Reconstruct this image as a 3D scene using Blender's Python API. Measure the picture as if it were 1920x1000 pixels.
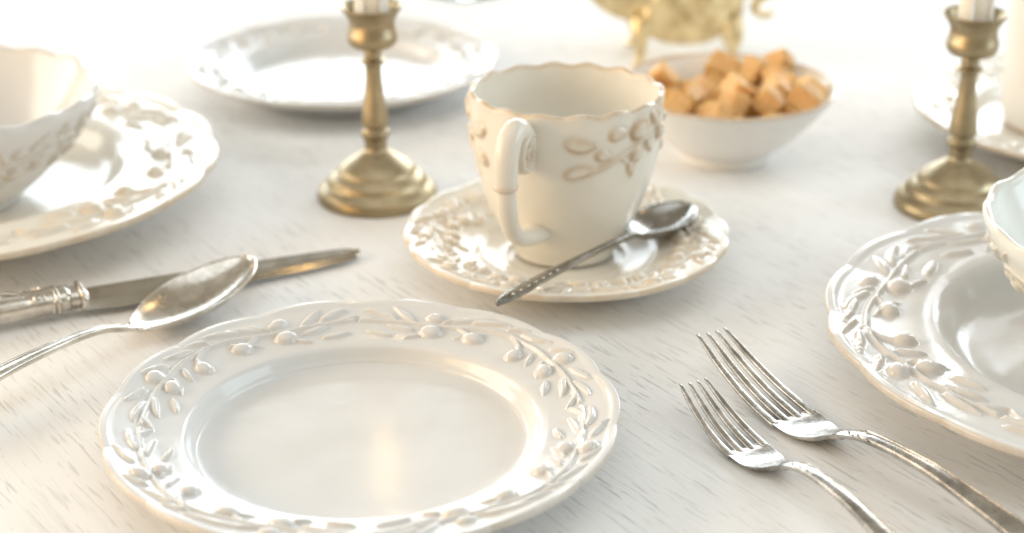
import bpy, math, random
import numpy as np
from mathutils import Vector, Matrix

for o in list(bpy.data.objects):
    bpy.data.objects.remove(o)
SC = bpy.context.scene
COL = SC.collection
R_ = math.radians
random.seed(7)

# ------------------------------------------------------------------ camera
FPX, PITCH, CAM_H = 3300.0, R_(23.8), 0.35
cd = bpy.data.cameras.new('camera')
cam = bpy.data.objects.new('camera', cd)
COL.objects.link(cam)
cam.location = (0, 0, CAM_H)
cam.rotation_euler = (math.pi / 2 - PITCH, 0, 0)
cd.sensor_width = 36.0
cd.lens = FPX / 1920 * 36.0
cd.clip_start, cd.clip_end = 0.01, 50
cd.dof.use_dof = True
cd.dof.focus_distance = 0.715
cd.dof.aperture_fstop = 5.6
cd.dof.aperture_blades = 0
SC.camera = cam

# ------------------------------------------------------------------ light
w = bpy.data.worlds.new('World')
SC.world = w
w.use_nodes = True
bg = w.node_tree.nodes['Background']
bg.inputs[0].default_value = (1.0, 0.90, 0.72, 1)
bg.inputs[1].default_value = 0.34


def area(name, loc, target, sx, sy, power, color):
    l = bpy.data.lights.new(name, 'AREA')
    l.shape = 'RECTANGLE'
    l.size, l.size_y = sx, sy
    l.energy = power
    l.color = color
    o = bpy.data.objects.new(name, l)
    COL.objects.link(o)
    o.location = loc
    d = Vector(target) - Vector(loc)
    o.rotation_euler = d.to_track_quat('-Z', 'Y').to_euler()
    return o


# a long low window behind the table, a warm window on the left, an added cool fill on the right,
# and added fills from overhead and from the lower left
area('window_light', (-0.3, 9.0, 2.2), (0.0, 0.8, 0.1), 16.0, 3.2, 720, (0.83, 0.925, 1.0))
area('right_back_window_light', (4.3, 8.4, 3.2), (0.27, 0.67, 0.0), 3.2, 3.2, 120, (0.88, 0.95, 1.0))
area('left_window_light', (-3.0, 1.0, 1.05), (-0.1, 0.8, 0.0), 2.4, 1.3, 50, (1.0, 0.91, 0.77))
area('right_cool_fill', (3.0, 0.6, 1.1), (0.2, 0.7, 0.0), 2.2, 1.3, 30, (0.72, 0.89, 1.0))  # added fill lamp, cools the shadows on the right side
area('overhead_fill', (0.0, 0.2, 2.6), (0.0, 0.75, 0.0), 3.4, 2.2, 18, (0.88, 0.95, 1.0))  # added overhead fill, lifts the brightness of the table
area('left_warm_fill', (-0.95, 0.30, 0.30), (-0.3, 0.80, 0), 0.5, 0.35, 2.6, (1.0, 0.60, 0.22))  # added low fill lamp, warms the shadows around the left plate

SC.view_settings.view_transform = 'Standard'
SC.view_settings.look = 'None'
SC.view_settings.gamma = 1.0
SC.view_settings.exposure = 0.47
SC.view_settings.use_curve_mapping = False


# ------------------------------------------------------------------ materials
def newmat(name):
    m = bpy.data.materials.new(name)
    m.use_nodes = True
    nt = m.node_tree
    return m, nt, nt.nodes['Principled BSDF']


def N(nt, kind, **kw):
    n = nt.nodes.new(kind)
    for k, v in kw.items():
        setattr(n, k, v)
    return n


def noise(nt, scale, detail=4, rough=0.55, vec=None, distort=0.0):
    n = N(nt, 'ShaderNodeTexNoise')
    n.inputs['Scale'].default_value = scale
    n.inputs['Detail'].default_value = detail
    n.inputs['Roughness'].default_value = rough
    n.inputs['Distortion'].default_value = distort
    if vec is not None:
        nt.links.new(vec, n.inputs['Vector'])
    return n


def ramp(nt, fac, stops):
    r = N(nt, 'ShaderNodeValToRGB')
    e = r.color_ramp.elements
    while len(e) < len(stops):
        e.new(0.5)
    for el, (p, c) in zip(e, stops):
        el.position = p
        el.color = c if len(c) == 4 else (*c, 1)
    nt.links.new(fac, r.inputs[0])
    return r


def mixc(nt, fac, a, b, mode='MIX'):
    m = N(nt, 'ShaderNodeMix', data_type='RGBA', blend_type=mode)
    for sock, v in ((0, fac), (6, a), (7, b)):
        if isinstance(v, (int, float)):
            m.inputs[sock].default_value = v
        elif isinstance(v, tuple):
            m.inputs[sock].default_value = (*v, 1) if len(v) == 3 else v
        else:
            nt.links.new(v, m.inputs[sock])
    return m.outputs[2]


def bump(nt, bsdf, h, strength, dist):
    b = N(nt, 'ShaderNodeBump')
    b.inputs['Strength'].default_value = strength
    b.inputs['Distance'].default_value = dist
    nt.links.new(h, b.inputs['Height'])
    nt.links.new(b.outputs[0], bsdf.inputs['Normal'])


def coords(nt, kind='Object'):
    return N(nt, 'ShaderNodeTexCoord').outputs[kind]


def ceramic(name, col, stain_col, rough=0.115, stain_gain=1.0):
    m, nt, b = newmat(name)
    co = coords(nt)
    at = N(nt, 'ShaderNodeAttribute', attribute_name='stain')
    n1 = noise(nt, 55, 3, 0.5, co)
    r1 = ramp(nt, n1.outputs[0], [(0.3, tuple(c * 0.965 for c in col)), (0.7, col)])
    n2 = noise(nt, 160, 3, 0.6, co)
    mul = N(nt, 'ShaderNodeMath', operation='MULTIPLY', use_clamp=True)
    add = N(nt, 'ShaderNodeMath', operation='MULTIPLY_ADD')
    nt.links.new(n2.outputs[0], add.inputs[0])
    add.inputs[1].default_value = 1.5 * stain_gain
    add.inputs[2].default_value = 0.15 * stain_gain
    nt.links.new(at.outputs['Fac'], mul.inputs[0])
    nt.links.new(add.outputs[0], mul.inputs[1])
    nt.links.new(mixc(nt, mul.outputs[0], r1.outputs[0], stain_col), b.inputs['Base Color'])
    n3 = noise(nt, 30, 3, 0.5, co)
    rr = ramp(nt, n3.outputs[0], [(0.3, (rough,) * 3), (0.75, (rough * 1.8,) * 3)])
    nt.links.new(rr.outputs[0], b.inputs['Roughness'])
    b.inputs['IOR'].default_value = 1.45
    b.inputs['Specular IOR Level'].default_value = 0.40
    b.inputs['Subsurface Weight'].default_value = 0.08
    b.inputs['Subsurface Radius'].default_value = (0.004, 0.003, 0.002)
    b.inputs['Subsurface Scale'].default_value = 0.5
    n4 = noise(nt, 90, 2, 0.5, co)
    bump(nt, b, n4.outputs[0], 0.10, 0.0012)
    return m


M = {}
M['glaze'] = ceramic('white_glaze', (0.70, 0.697, 0.688), (0.46, 0.36, 0.24))
M['glaze_cream'] = ceramic('cream_glaze', (0.80, 0.765, 0.69), (0.52, 0.37, 0.21), stain_gain=1.25)
M['glaze_cup'] = ceramic('washed_cream_glaze', (0.80, 0.765, 0.69), (0.50, 0.35, 0.20), stain_gain=1.9)
M['plain_glaze'] = ceramic('plain_white_glaze', (0.82, 0.795, 0.755), (0.55, 0.36, 0.18), 0.16)


def metal(name, c0, c1, rough0, rough1, nscale, bstr=0.1, aniso=0.0, scratch=False):
    m, nt, b = newmat(name)
    co = coords(nt)
    n1 = noise(nt, nscale, 6, 0.65, co)
    r1 = ramp(nt, n1.outputs[0], [(0.32, c0), (0.62, c1)])
    nt.links.new(r1.outputs[0], b.inputs['Base Color'])
    n2 = noise(nt, nscale * 2.3, 5, 0.6, co)
    r2 = ramp(nt, n2.outputs[0], [(0.3, (rough0,) * 3), (0.7, (rough1,) * 3)])
    nt.links.new(r2.outputs[0], b.inputs['Roughness'])
    b.inputs['Metallic'].default_value = 1.0
    n3 = noise(nt, nscale * 5, 4, 0.6, co)
    bump(nt, b, n3.outputs[0], bstr, 0.0006)
    return m


M['silver'] = metal('tarnished_silver', (0.46, 0.42, 0.355), (0.78, 0.745, 0.69), 0.14, 0.30, 75, 0.10)
M['silver_dark'] = metal('dark_silver', (0.22, 0.21, 0.19), (0.42, 0.41, 0.385), 0.14, 0.30, 90, 0.12)
M['silver_fork'] = metal('worn_fork_silver', (0.27, 0.255, 0.235), (0.66, 0.64, 0.61), 0.16, 0.34, 85, 0.14)
M['steel'] = metal('satin_steel_blade', (0.40, 0.375, 0.32), (0.52, 0.49, 0.43), 0.16, 0.27, 60, 0.05)
M['brass'] = metal('aged_brass', (0.29, 0.23, 0.14), (0.46, 0.375, 0.24), 0.34, 0.50, 40, 0.12)
M['gold'] = metal('pale_gold', (0.55, 0.41, 0.21), (0.88, 0.73, 0.44), 0.26, 0.44, 70, 0.25)

# sugar
m, nt, b = newmat('raw_cane_sugar')
co = coords(nt)
oi = N(nt, 'ShaderNodeObjectInfo')
n1 = noise(nt, 420, 4, 0.7, co)
r1 = ramp(nt, n1.outputs[0], [(0.3, (0.83, 0.45, 0.16)), (0.7, (0.97, 0.69, 0.34))])
r0 = ramp(nt, oi.outputs['Random'], [(0.0, (0.84, 0.80, 0.74)), (1.0, (1.0, 1.0, 1.0))])
nt.links.new(mixc(nt, 1.0, r1.outputs[0], r0.outputs[0], 'MULTIPLY'), b.inputs['Base Color'])
b.inputs['Roughness'].default_value = 0.55
b.inputs['Subsurface Weight'].default_value = 0.6
b.inputs['Subsurface Radius'].default_value = (0.006, 0.003, 0.001)
b.inputs['Subsurface Scale'].default_value = 0.8
vo = N(nt, 'ShaderNodeTexVoronoi')
vo.inputs['Scale'].default_value = 900
nt.links.new(co, vo.inputs['Vector'])
bump(nt, b, vo.outputs['Distance'], 0.9, 0.0010)
M['sugar'] = m

# wax, wick, flame
m, nt, b = newmat('candle_wax')
b.inputs['Base Color'].default_value = (0.86, 0.82, 0.74, 1)
b.inputs['Roughness'].default_value = 0.4
b.inputs['Subsurface Weight'].default_value = 0.6
b.inputs['Subsurface Radius'].default_value = (0.012, 0.008, 0.004)
b.inputs['Subsurface Scale'].default_value = 1.0
co = coords(nt)
bump(nt, b, noise(nt, 130, 3, 0.5, co).outputs[0], 0.25, 0.0012)
M['wax'] = m
m, nt, b = newmat('charred_wick')
b.inputs['Base Color'].default_value = (0.03, 0.025, 0.02, 1)
b.inputs['Roughness'].default_value = 0.9
M['wick'] = m
m, nt, b = newmat('candle_flame')
b.inputs['Base Color'].default_value = (1.0, 0.7, 0.3, 1)
b.inputs['Emission Color'].default_value = (1.0, 0.62, 0.24, 1)
b.inputs['Emission Strength'].default_value = 18.0
M['flame'] = m
m, nt, b = newmat('clear_glass')
b.inputs['Base Color'].default_value = (0.93, 0.98, 0.96, 1)
b.inputs['Roughness'].default_value = 0.02
b.inputs['Transmission Weight'].default_value = 1.0
b.inputs['IOR'].default_value = 1.45
M['glass'] = m

# white limed oak table top: pores and grain run along one direction
m, nt, b = newmat('white_limed_oak')
co = coords(nt)
GA = R_(-54.5)


def grainmap(along, across, off=(0, 0, 0)):
    rot = N(nt, 'ShaderNodeMapping')
    rot.inputs['Rotation'].default_value = (0, 0, -GA)
    nt.links.new(co, rot.inputs['Vector'])
    mp = N(nt, 'ShaderNodeMapping')
    mp.inputs['Scale'].default_value = (along, across, 1)
    mp.inputs['Location'].default_value = off
    nt.links.new(rot.outputs[0], mp.inputs['Vector'])
    return mp.outputs[0]


pores = noise(nt, 1.0, 3, 0.5, grainmap(50, 620), 0.3)
pr = ramp(nt, pores.outputs[0], [(0.585, (0, 0, 0)), (0.64, (1, 1, 1))])
patch = noise(nt, 1.0, 3, 0.55, grainmap(5, 16, (3, 1, 0)), 0.4)
pp = ramp(nt, patch.outputs[0], [(0.34, (0.12,) * 3), (0.66, (1, 1, 1))])
pm = N(nt, 'ShaderNodeMath', operation='MULTIPLY')
nt.links.new(pr.outputs[0], pm.inputs[0])
nt.links.new(pp.outputs[0], pm.inputs[1])
fine = noise(nt, 1.0, 4, 0.6, grainmap(14, 900, (7, 2, 0)))
fr = ramp(nt, fine.outputs[0], [(0.3, (0.84, 0.835, 0.83)), (0.7, (0.865, 0.86, 0.855))])
cloud = noise(nt, 1.0, 3, 0.5, grainmap(3, 9, (1, 5, 0)), 0.6)
cr = ramp(nt, cloud.outputs[0], [(0.3, (0.95, 0.945, 0.935)), (0.7, (1, 1, 1))])
c1 = mixc(nt, 1.0, fr.outputs[0], cr.outputs[0], 'MULTIPLY')
lines = noise(nt, 1.0, 5, 0.6, grainmap(10, 520, (2, 9, 0)), 0.25)
lr = ramp(nt, lines.outputs[0], [(0.38, (0.94, 0.938, 0.935)), (0.45, (1, 1, 1))])
c1 = mixc(nt, 1.0, c1, lr.outputs[0], 'MULTIPLY')
pf = N(nt, 'ShaderNodeMath', operation='MULTIPLY')
nt.links.new(pm.outputs[0], pf.inputs[0])
pf.inputs[1].default_value = 0.46
nt.links.new(mixc(nt, pf.outputs[0], c1, (0.27, 0.265, 0.26)), b.inputs['Base Color'])
b.inputs['Specular IOR Level'].default_value = 0.02
rr = ramp(nt, fine.outputs[0], [(0.3, (0.46,) * 3), (0.7, (0.58,) * 3)])
nt.links.new(rr.outputs[0], b.inputs['Roughness'])
hs = N(nt, 'ShaderNodeMath', operation='MULTIPLY_ADD')
nt.links.new(pm.outputs[0], hs.inputs[0])
hs.inputs[1].default_value = -1.0
nt.links.new(fine.outputs[0], hs.inputs[2])
hs2 = N(nt, 'ShaderNodeMath', operation='ADD')
nt.links.new(hs.outputs[0], hs2.inputs[0])
nt.links.new(lines.outputs[0], hs2.inputs[1])
bump(nt, b, hs2.outputs[0], 0.25, 0.0005)
M['oak'] = m


# ------------------------------------------------------------------ object helpers
def tag(o, label=None, cat=None, group=None, kind=None):
    if label: o['label'] = label
    if cat: o['category'] = cat
    if group: o['group'] = group
    if kind: o['kind'] = kind
    return o


def empty(name, loc, rz=0.0):
    o = bpy.data.objects.new(name, None)
    COL.objects.link(o)
    o.location = loc
    o.rotation_euler = (0, 0, rz)
    o.empty_display_size = 0.02
    return o


def link(name, me, parent=None):
    o = bpy.data.objects.new(name, me)
    COL.objects.link(o)
    o.parent = parent
    return o


def mesh_np(name, V, Q, mat, normals=None, stain=None):
    me = bpy.data.meshes.new(name)
    V = np.ascontiguousarray(V, dtype=np.float32)
    Q = np.ascontiguousarray(Q, dtype=np.int32)
    nv, nq = len(V), len(Q)
    me.vertices.add(nv)
    me.vertices.foreach_set('co', V.ravel())
    me.loops.add(nq * 4)
    me.loops.foreach_set('vertex_index', Q.ravel())
    me.polygons.add(nq)
    me.polygons.foreach_set('loop_start', np.arange(0, nq * 4, 4, dtype=np.int32))
    me.polygons.foreach_set('use_smooth', np.ones(nq, dtype=bool))
    me.update(calc_edges=True)
    me.materials.append(mat)
    if stain is not None:
        a = me.attributes.new('stain', 'FLOAT', 'POINT')
        a.data.foreach_set('value', np.ascontiguousarray(stain, dtype=np.float32))
    if normals is not None:
        me.normals_split_custom_set_from_vertices(np.asarray(normals, dtype=np.float32).tolist())
    return me


def catmull(ctrl, counts, closed=False):
    """smooth curve through ctrl (any dimension), counts[i] samples in segment i"""
    P = np.array(ctrl, float)
    n = len(P)
    out = []
    if isinstance(counts, int):
        counts = [counts] * (n - 1)
    for i in range(n - 1):
        p0 = P[max(i - 1, 0)]; p1 = P[i]; p2 = P[i + 1]; p3 = P[min(i + 2, n - 1)]
        for t in np.linspace(0, 1, counts[i], endpoint=False):
            out.append(0.5 * ((2 * p1) + (-p0 + p2) * t + (2 * p0 - 5 * p1 + 4 * p2 - p3) * t * t
                              + (-p0 + 3 * p1 - 3 * p2 + p3) * t ** 3))
    out.append(P[-1])
    return np.array(out)


def sstep(a, b, x):
    t = np.clip((x - a) / (b - a), 0, 1)
    return t * t * (3 - 2 * t)


def grid_normals(G):
    """G (M, n, 3), periodic in axis 1"""
    du = np.gradient(G, axis=0)
    dv = (np.roll(G, -1, 1) - np.roll(G, 1, 1)) * 0.5
    nn = np.cross(du, dv)
    l = np.linalg.norm(nn, axis=2, keepdims=True)
    nn = nn / np.maximum(l, 1e-20)
    nn[0] = nn[1].mean(0) / max(np.linalg.norm(nn[1].mean(0)), 1e-9) if np.linalg.norm(nn[1].mean(0)) > 0.3 else nn[1]
    if np.linalg.norm(nn[-2].mean(0)) > 0.3:
        nn[-1] = nn[-2].mean(0) / np.linalg.norm(nn[-2].mean(0))
    return nn


def revolve(prof, n):
    th = np.arange(n) * 2 * math.pi / n
    r = np.maximum(prof[:, 0], 1e-5)[:, None]
    z = prof[:, 1][:, None] + 0 * th[None, :]
    return r + 0 * th[None, :], z, th


def to_xyz(r, z, th):
    return np.stack([r * np.cos(th)[None, :], r * np.sin(th)[None, :], z], 2)


def quads(Mr, n):
    i, j = np.meshgrid(np.arange(Mr - 1), np.arange(n), indexing='ij')
    j2 = (j + 1) % n
    return np.stack([i * n + j, (i + 1) * n + j, (i + 1) * n + j2, i * n + j2], 2).reshape(-1, 4)


def lathe(name, ctrl, counts, n, mat, parent, stain_fn=None, wob=0.0):
    prof = catmull(ctrl, counts)
    r, z, th = revolve(prof, n)
    if wob:
        r = r * (1 + wob * np.sin(3 * th + 1.3)[None, :] + wob * 0.7 * np.sin(5 * th + z * 60))
    G = to_xyz(r, z, th)
    st = None if stain_fn is None else stain_fn(r, z).ravel()
    return link(name, mesh_np(name, G.reshape(-1, 3), quads(len(prof), n), mat, None, st), parent)


def split_build(G, ids, kinds, stain, mat, root, body_name):
    """one continuous glazed surface, cut into the body and its moulded olives, leaves, stems"""
    Mr, n, _ = G.shape
    V = G.reshape(-1, 3)
    NN = grid_normals(G).reshape(-1, 3)
    Q = quads(Mr, n)
    S = stain.ravel()
    fid = ids.ravel()[Q].max(1)
    order = np.argsort(fid, kind='stable')
    fs = fid[order]
    bounds = np.flatnonzero(np.diff(fs)) + 1
    for chunk in np.split(order, bounds):
        k = fid[chunk[0]]
        q = Q[chunk]
        u, inv = np.unique(q, return_inverse=True)
        nm = body_name if k < 0 else kinds[k]
        me = mesh_np(nm, V[u], inv.reshape(-1, 4), mat, NN[u], S[u])
        link(nm, me, root)


# ------------------------------------------------------------------ moulded olive branches
def field(els, X, Y, LX):
    """height field of the relief on the grid Y x X (metres), X periodic with length LX"""
    H = np.zeros((len(Y), len(X)))
    I = np.full(H.shape, -1, int)
    for k, e in enumerate(els):
        kind = e[0]
        if kind == 'stem':
            pts = np.array(e[1]); rad, h0 = e[2], e[3]
            segs = [(pts[i], pts[i + 1]) for i in range(len(pts) - 1)]
            ext = rad * 1.1
            allp = pts
        elif kind == 'leaf':
            p0, p1 = np.array(e[1]), np.array(e[2]); Wd, h0, bend = e[3], e[4], e[5]
            allp = np.array([p0, p1]); ext = Wd + abs(bend) * 1.2
        else:
            c = np.array(e[1]); a, bb, rot, h0 = e[2], e[3], e[4], e[5]
            allp = c[None]; ext = max(a, bb) * 1.05
        cx = (allp[:, 0].min() + allp[:, 0].max()) / 2
        hx = (allp[:, 0].max() - allp[:, 0].min()) / 2 + ext
        dX = (X - cx + LX / 2) % LX - LX / 2
        jj = np.flatnonzero(np.abs(dX) <= hx)
        ii = np.flatnonzero((Y >= allp[:, 1].min() - ext) & (Y <= allp[:, 1].max() + ext))
        if len(ii) == 0 or len(jj) == 0:
            continue
        x = (dX[jj] + cx)[None, :] + 0 * Y[ii][:, None]
        y = Y[ii][:, None] + 0 * x
        if kind == 'stem':
            d = np.full(x.shape, 9.0)
            for p, q in segs:
                v = q - p
                t = np.clip(((x - p[0]) * v[0] + (y - p[1]) * v[1]) / max(v @ v, 1e-12), 0, 1)
                d = np.minimum(d, np.hypot(x - p[0] - t * v[0], y - p[1] - t * v[1]))
            h = h0 * np.sqrt(np.clip(1 - (d / rad) ** 2, 0, 1))
        elif kind == 'leaf':
            v = p1 - p0; L = np.linalg.norm(v); t_ = v / L
            t = ((x - p0[0]) * t_[0] + (y - p0[1]) * t_[1]) / L
            nn = -(x - p0[0]) * t_[1] + (y - p0[1]) * t_[0]
            tc = np.clip(t, 0, 1)
            nn = nn - bend * 4 * tc * (1 - tc)
            wd = 1.12 * Wd * np.sin(math.pi * tc ** 0.8) ** 0.95 + 1e-6
            u = np.clip(np.abs(nn) / wd, 0, 1)
            h = h0 * 1.1 * (1 - u ** 2) ** 0.75 * (1 - 0.30 * np.exp(-(nn / (0.16 * Wd)) ** 2) * (tc < 0.9))
            h = h * sstep(0, 0.12, tc) * sstep(1.0, 0.9, tc) * ((t > 0) & (t < 1))
        else:
            dx, dy = x - c[0], y - c[1]
            xr = dx * math.cos(rot) + dy * math.sin(rot)
            yr = -dx * math.sin(rot) + dy * math.cos(rot)
            d2 = (xr / a) ** 2 + (yr / bb) ** 2
            h = h0 * np.sqrt(np.clip(1 - d2, 0, 1))
        sub = H[np.ix_(ii, jj)]
        si = I[np.ix_(ii, jj)]
        better = (h > sub) & (h > 0)
        H[np.ix_(ii, jj)] = np.where(better, h, sub)
        I[np.ix_(ii, jj)] = np.where(better & (h > 0.00022), k, si)
    return H, I


def soften(H, it=1):
    for _ in range(it):
        H = 0.5 * H + 0.25 * (np.roll(H, 1, 1) + np.roll(H, -1, 1))
        P = np.pad(H, ((1, 1), (0, 0)), 'edge')
        H = 0.5 * H + 0.25 * (P[2:] + P[:-2])
    return H


# template of one spray: angle 0..90 from the gap between two sprays, rho = share of the plate radius
SPRAY = [
    ('leaf', (17, .85), (9.5, .945), 2.3, 0.5),
    ('leaf', (11.5, .86), (1.5, .935), 2.4, -0.6),
    ('leaf', (18, .80), (8, .835), 2.2, 0.5),
    ('leaf', (12, .755), (2, .79), 2.3, 0.5),
    ('leaf', (20, .765), (14.5, .735), 1.7, -0.3),
    ('stem', [(1, .86), (8, .85), (14, .845), (21, .84), (30, .855), (39, .885), (47, .895), (55, .89), (63, .87), (71, .865), (79, .86), (89, .855)]),
    ('leaf', (6, .86), (-1, .90), 1.5, 0.3),
    ('leaf', (43, .91), (50, .965), 1.6, 0.3),
    ('leaf', (84, .86), (90, .80), 1.7, 0.3),
    ('leaf', (62, .85), (69, .765), 1.8, -0.4),
    ('leaf', (25, .87), (31, .93), 1.6, -0.3),
    ('stem', [(46, .90), (51, .865), (53, .83)]),
    ('stem', [(30, .855), (34.5, .83)]),
    ('olive', (22.5, .80), 5.6, 3.9, 0.15, 3.2),
    ('olive', (22.2, .895), 4.2, 2.8, 0.1, 2.2),
    ('olive', (37, .813), 5.1, 3.4, 0.1, 2.9),
    ('olive', (53, .80), 4.0, 4.0, 0.8, 2.9),
    ('olive', (67, .815), 4.6, 3.7, -0.3, 2.9),
    ('olive', (66, .905), 4.4, 3.4, 0.4, 2.7),
    ('leaf', (27, .875), (38.5, .945), 2.3, 0.6),
    ('leaf', (33, .90), (45, .955), 2.1, 0.5),
    ('leaf', (40, .86), (30, .785), 1.6, 0.3),
    ('leaf', (48, .92), (58, .96), 2.0, -0.6),
    ('leaf', (57, .86), (61, .775), 2.0, 0.4),
    ('leaf', (71, .90), (80, .96), 2.3, -0.5),
    ('leaf', (74, .85), (84, .80), 2.3, 0.6),
    ('leaf', (77, .875), (88, .895), 2.2, 0.5),
    ('leaf', (72, .79), (80, .745), 2.0, -0.4),
    ('leaf', (59, .91), (66, .965), 1.8, 0.4),
]


def sprays(n, R, k, gap_deg, rho_map=lambda r: r, hk=1.0, rho_m=0.85, seed=1, drop=0.0):
    rnd = random.Random(seed)
    out = []
    f = (360.0 / n) / 90.0
    for s in range(n):
        mirror = s % 2
        base = gap_deg + (360.0 / n) * (s + mirror)

        def T(p):
            th = base + (-p[0] if mirror else p[0]) * f
            return (R_(th) * rho_m * R, rho_map(p[1]) * R)

        jit = lambda a: rnd.uniform(-a, a)
        for e in SPRAY:
            if e[0] == 'leaf':
                if rnd.random() < drop: continue
                a = (e[1][0] + jit(.5), e[1][1] + jit(.004)); b_ = (e[2][0] + jit(.8), e[2][1] + jit(.008))
                sg = -1 if mirror else 1
                out.append(('leaf', T(a), T(b_), e[3] * .66 * k * 1e-3 * rnd.uniform(.9, 1.12), 1.6e-3 * k * hk * rnd.uniform(.85, 1.15),
                            sg * e[4] * k * 1e-3))
            elif e[0] == 'stem':
                out.append(('stem', [T(p) for p in e[1]], 0.95e-3 * k, 1.4e-3 * k * hk))
            else:
                c = (e[1][0] + jit(.5), e[1][1] + jit(.004))
                out.append(('olive', T(c), e[2] * k * 1e-3, e[3] * k * 1e-3, (-1 if mirror else 1) * e[4] + jit(.15),
                            e[5] * k * 1e-3 * hk))
    return out


def scallop(th, n, phase, seed, soft=False):
    rnd = np.random.RandomState(seed)
    ph = (th * n / (2 * math.pi) + phase) % n
    k = ph.astype(int)
    amp = rnd.uniform(.75, 1.2, n)[k]
    if soft:
        return (0.5 - 0.5 * np.cos(2 * math.pi * ph) - .5) * amp
    return (np.abs(np.sin(math.pi * ph)) ** 0.9 - 0.6) * amp


def relief_stain(Hs, dx, dy):
    gx = (np.roll(Hs, -1, 1) - np.roll(Hs, 1, 1)) / (2 * dx)
    gy = np.gradient(Hs, axis=0) / dy
    g = np.clip(np.hypot(gx, gy) * 0.55, 0, 1)
    return np.clip(0.2 * g + 0.9 * soften(g, 8), 0, 1)


def plate(name, loc, rz, R, kind, mat, ntheta, dens, label, cat, group=None, seed=1, gap=96, lobes=14):
    root = empty(name, loc, rz)
    tag(root, label, cat, group)
    d = dens
    if kind == 'dessert':
        z0, zr, hz = 0.0062, 0.0148, 0.0208
        ctrl = [(0, z0), (.42 * R, z0), (.62 * R, z0 + .0003), (.66 * R, z0 + .0024), (.69 * R, zr - .0014), (.72 * R, zr - .0001),
                (.80 * R, zr + .0012), (.94 * R, hz - .0012), (.985 * R, hz), (1.0 * R, hz + .0003), (1.006 * R, hz - .0012),
                (.995 * R, hz - .0030), (.93 * R, hz - .0056), (.74 * R, zr - .006), (.66 * R, .0035), (.625 * R, .0006), (.60 * R, .0004),
                (.585 * R, .0022), (.5 * R, .0026), (0, .0026)]
        cnt = [6, 8, 8, 8, 6, 22, 34, 10, 4, 4, 4, 5, 5, 5, 4, 3, 3, 3, 3]
        els = sprays(4, R, R / .102, gap, seed=seed)
        lo = .69
    elif kind == 'soup':
        z0, zr, hz = 0.0075, 0.0235, 0.0262
        ctrl = [(0, z0), (.36 * R, z0), (.50 * R, z0 + .0006), (.575 * R, z0 + .0040), (.635 * R, zr - .0028), (.68 * R, zr),
                (.78 * R, zr + .0010), (.94 * R, hz - .0008), (.985 * R, hz), (1.0 * R, hz + .0003), (1.005 * R, hz - .0014),
                (.995 * R, hz - .0034), (.92 * R, hz - .0064), (.70 * R, zr - .007), (.60 * R, .006), (.55 * R, .0006), (.525 * R, .0004),
                (.51 * R, .0025), (.4 * R, .003), (0, .003)]
        cnt = [6, 8, 8, 8, 6, 22, 34, 10, 4, 4, 4, 5, 5, 5, 4, 3, 3, 3, 3]
        els = sprays(4, R, R / .102 * 1.0, gap, rho_map=lambda r: .715 + (r - .735) * 1.08, seed=seed)
        lo = .66
    else:  # saucer
        z0, zr, hz = 0.0060, 0.0118, 0.0200
        ctrl = [(0, z0 - .0006), (.33 * R, z0 - .0006), (.37 * R, z0 + .0008), (.43 * R, z0 + .0010), (.52 * R, z0 + .0028), (.58 * R, zr),
                (.72 * R, zr + .0030), (.93 * R, hz - .0012), (.98 * R, hz), (1.0 * R, hz + .0002), (1.007 * R, hz - .0012),
                (.995 * R, hz - .0028), (.92 * R, hz - .0052), (.68 * R, zr - .0046), (.54 * R, .0035), (.50 * R, .0006), (.47 * R, .0004),
                (.45 * R, .0022), (.4 * R, .0026), (0, .0026)]
        cnt = [5, 4, 5, 6, 6, 20, 32, 10, 4, 4, 4, 5, 5, 5, 4, 3, 3, 3, 3]
        els = sprays(6, R, R / .102 * 1.22, gap, rho_map=lambda r: .60 + (r - .735) * 1.58, hk=1.05, rho_m=.8, seed=seed)
        lo = .50
    cnt = [max(2, int(round(c * d))) for c in cnt]
    prof = catmull(ctrl, cnt)
    ntop = int(np.argmax(prof[:, 0])) + 1
    r, z, th = revolve(prof, ntheta)
    n = ntheta
    rho_m = .8 if kind == 'saucer' else .85
    Y = prof[:ntop, 0]
    H, I = field(els, th * rho_m * R, Y, 2 * math.pi * rho_m * R)
    keep = sstep(lo, lo + .03, Y / R) * sstep(1.0, .975, Y / R)
    H = soften(H * keep[:, None], 1)
    I[keep < .05] = -1
    sl = scallop(th, lobes, .3, seed)
    wgt = sstep(.80, 1.0, prof[:, 0] / R)[:, None]
    # raised lip that follows the scalloped edge, uneven hand-made surface
    lip = np.exp(-((Y / R - .978) / .016) ** 2)[:, None] * (0.0005 + 0.0004 * sl[None, :])
    ids = np.full(r.shape, -1, int)
    ids[:ntop] = I
    st = np.zeros(r.shape)
    st[:ntop] = relief_stain(H, R * 2 * math.pi / n * rho_m, np.maximum(np.gradient(Y), 1e-5)[:, None]) * (0.55 if kind != 'dessert' else 0.4)
    edge = np.exp(-((prof[:, 0] / R - 1.004) / .007) ** 2)[:, None]
    st = np.clip(st + edge * .45, 0, 1)
    uneven = 0.00022 * (np.sin(2 * th + seed)[None, :] + .7 * np.sin(5 * th + 2 * seed)[None, :] + .4 * np.sin(9 * th + 3)[None, :]) * sstep(.5, 1, prof[:, 0] / R)[:, None]
    z = z + uneven + wgt * 0.0007 * sl[None, :]
    z[:ntop] += H + lip
    r = r * (1 + wgt * 0.017 * sl[None, :])
    split_build(to_xyz(r, z, th), ids, [e[0] for e in els], st, mat, root, 'body')
    return root


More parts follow.
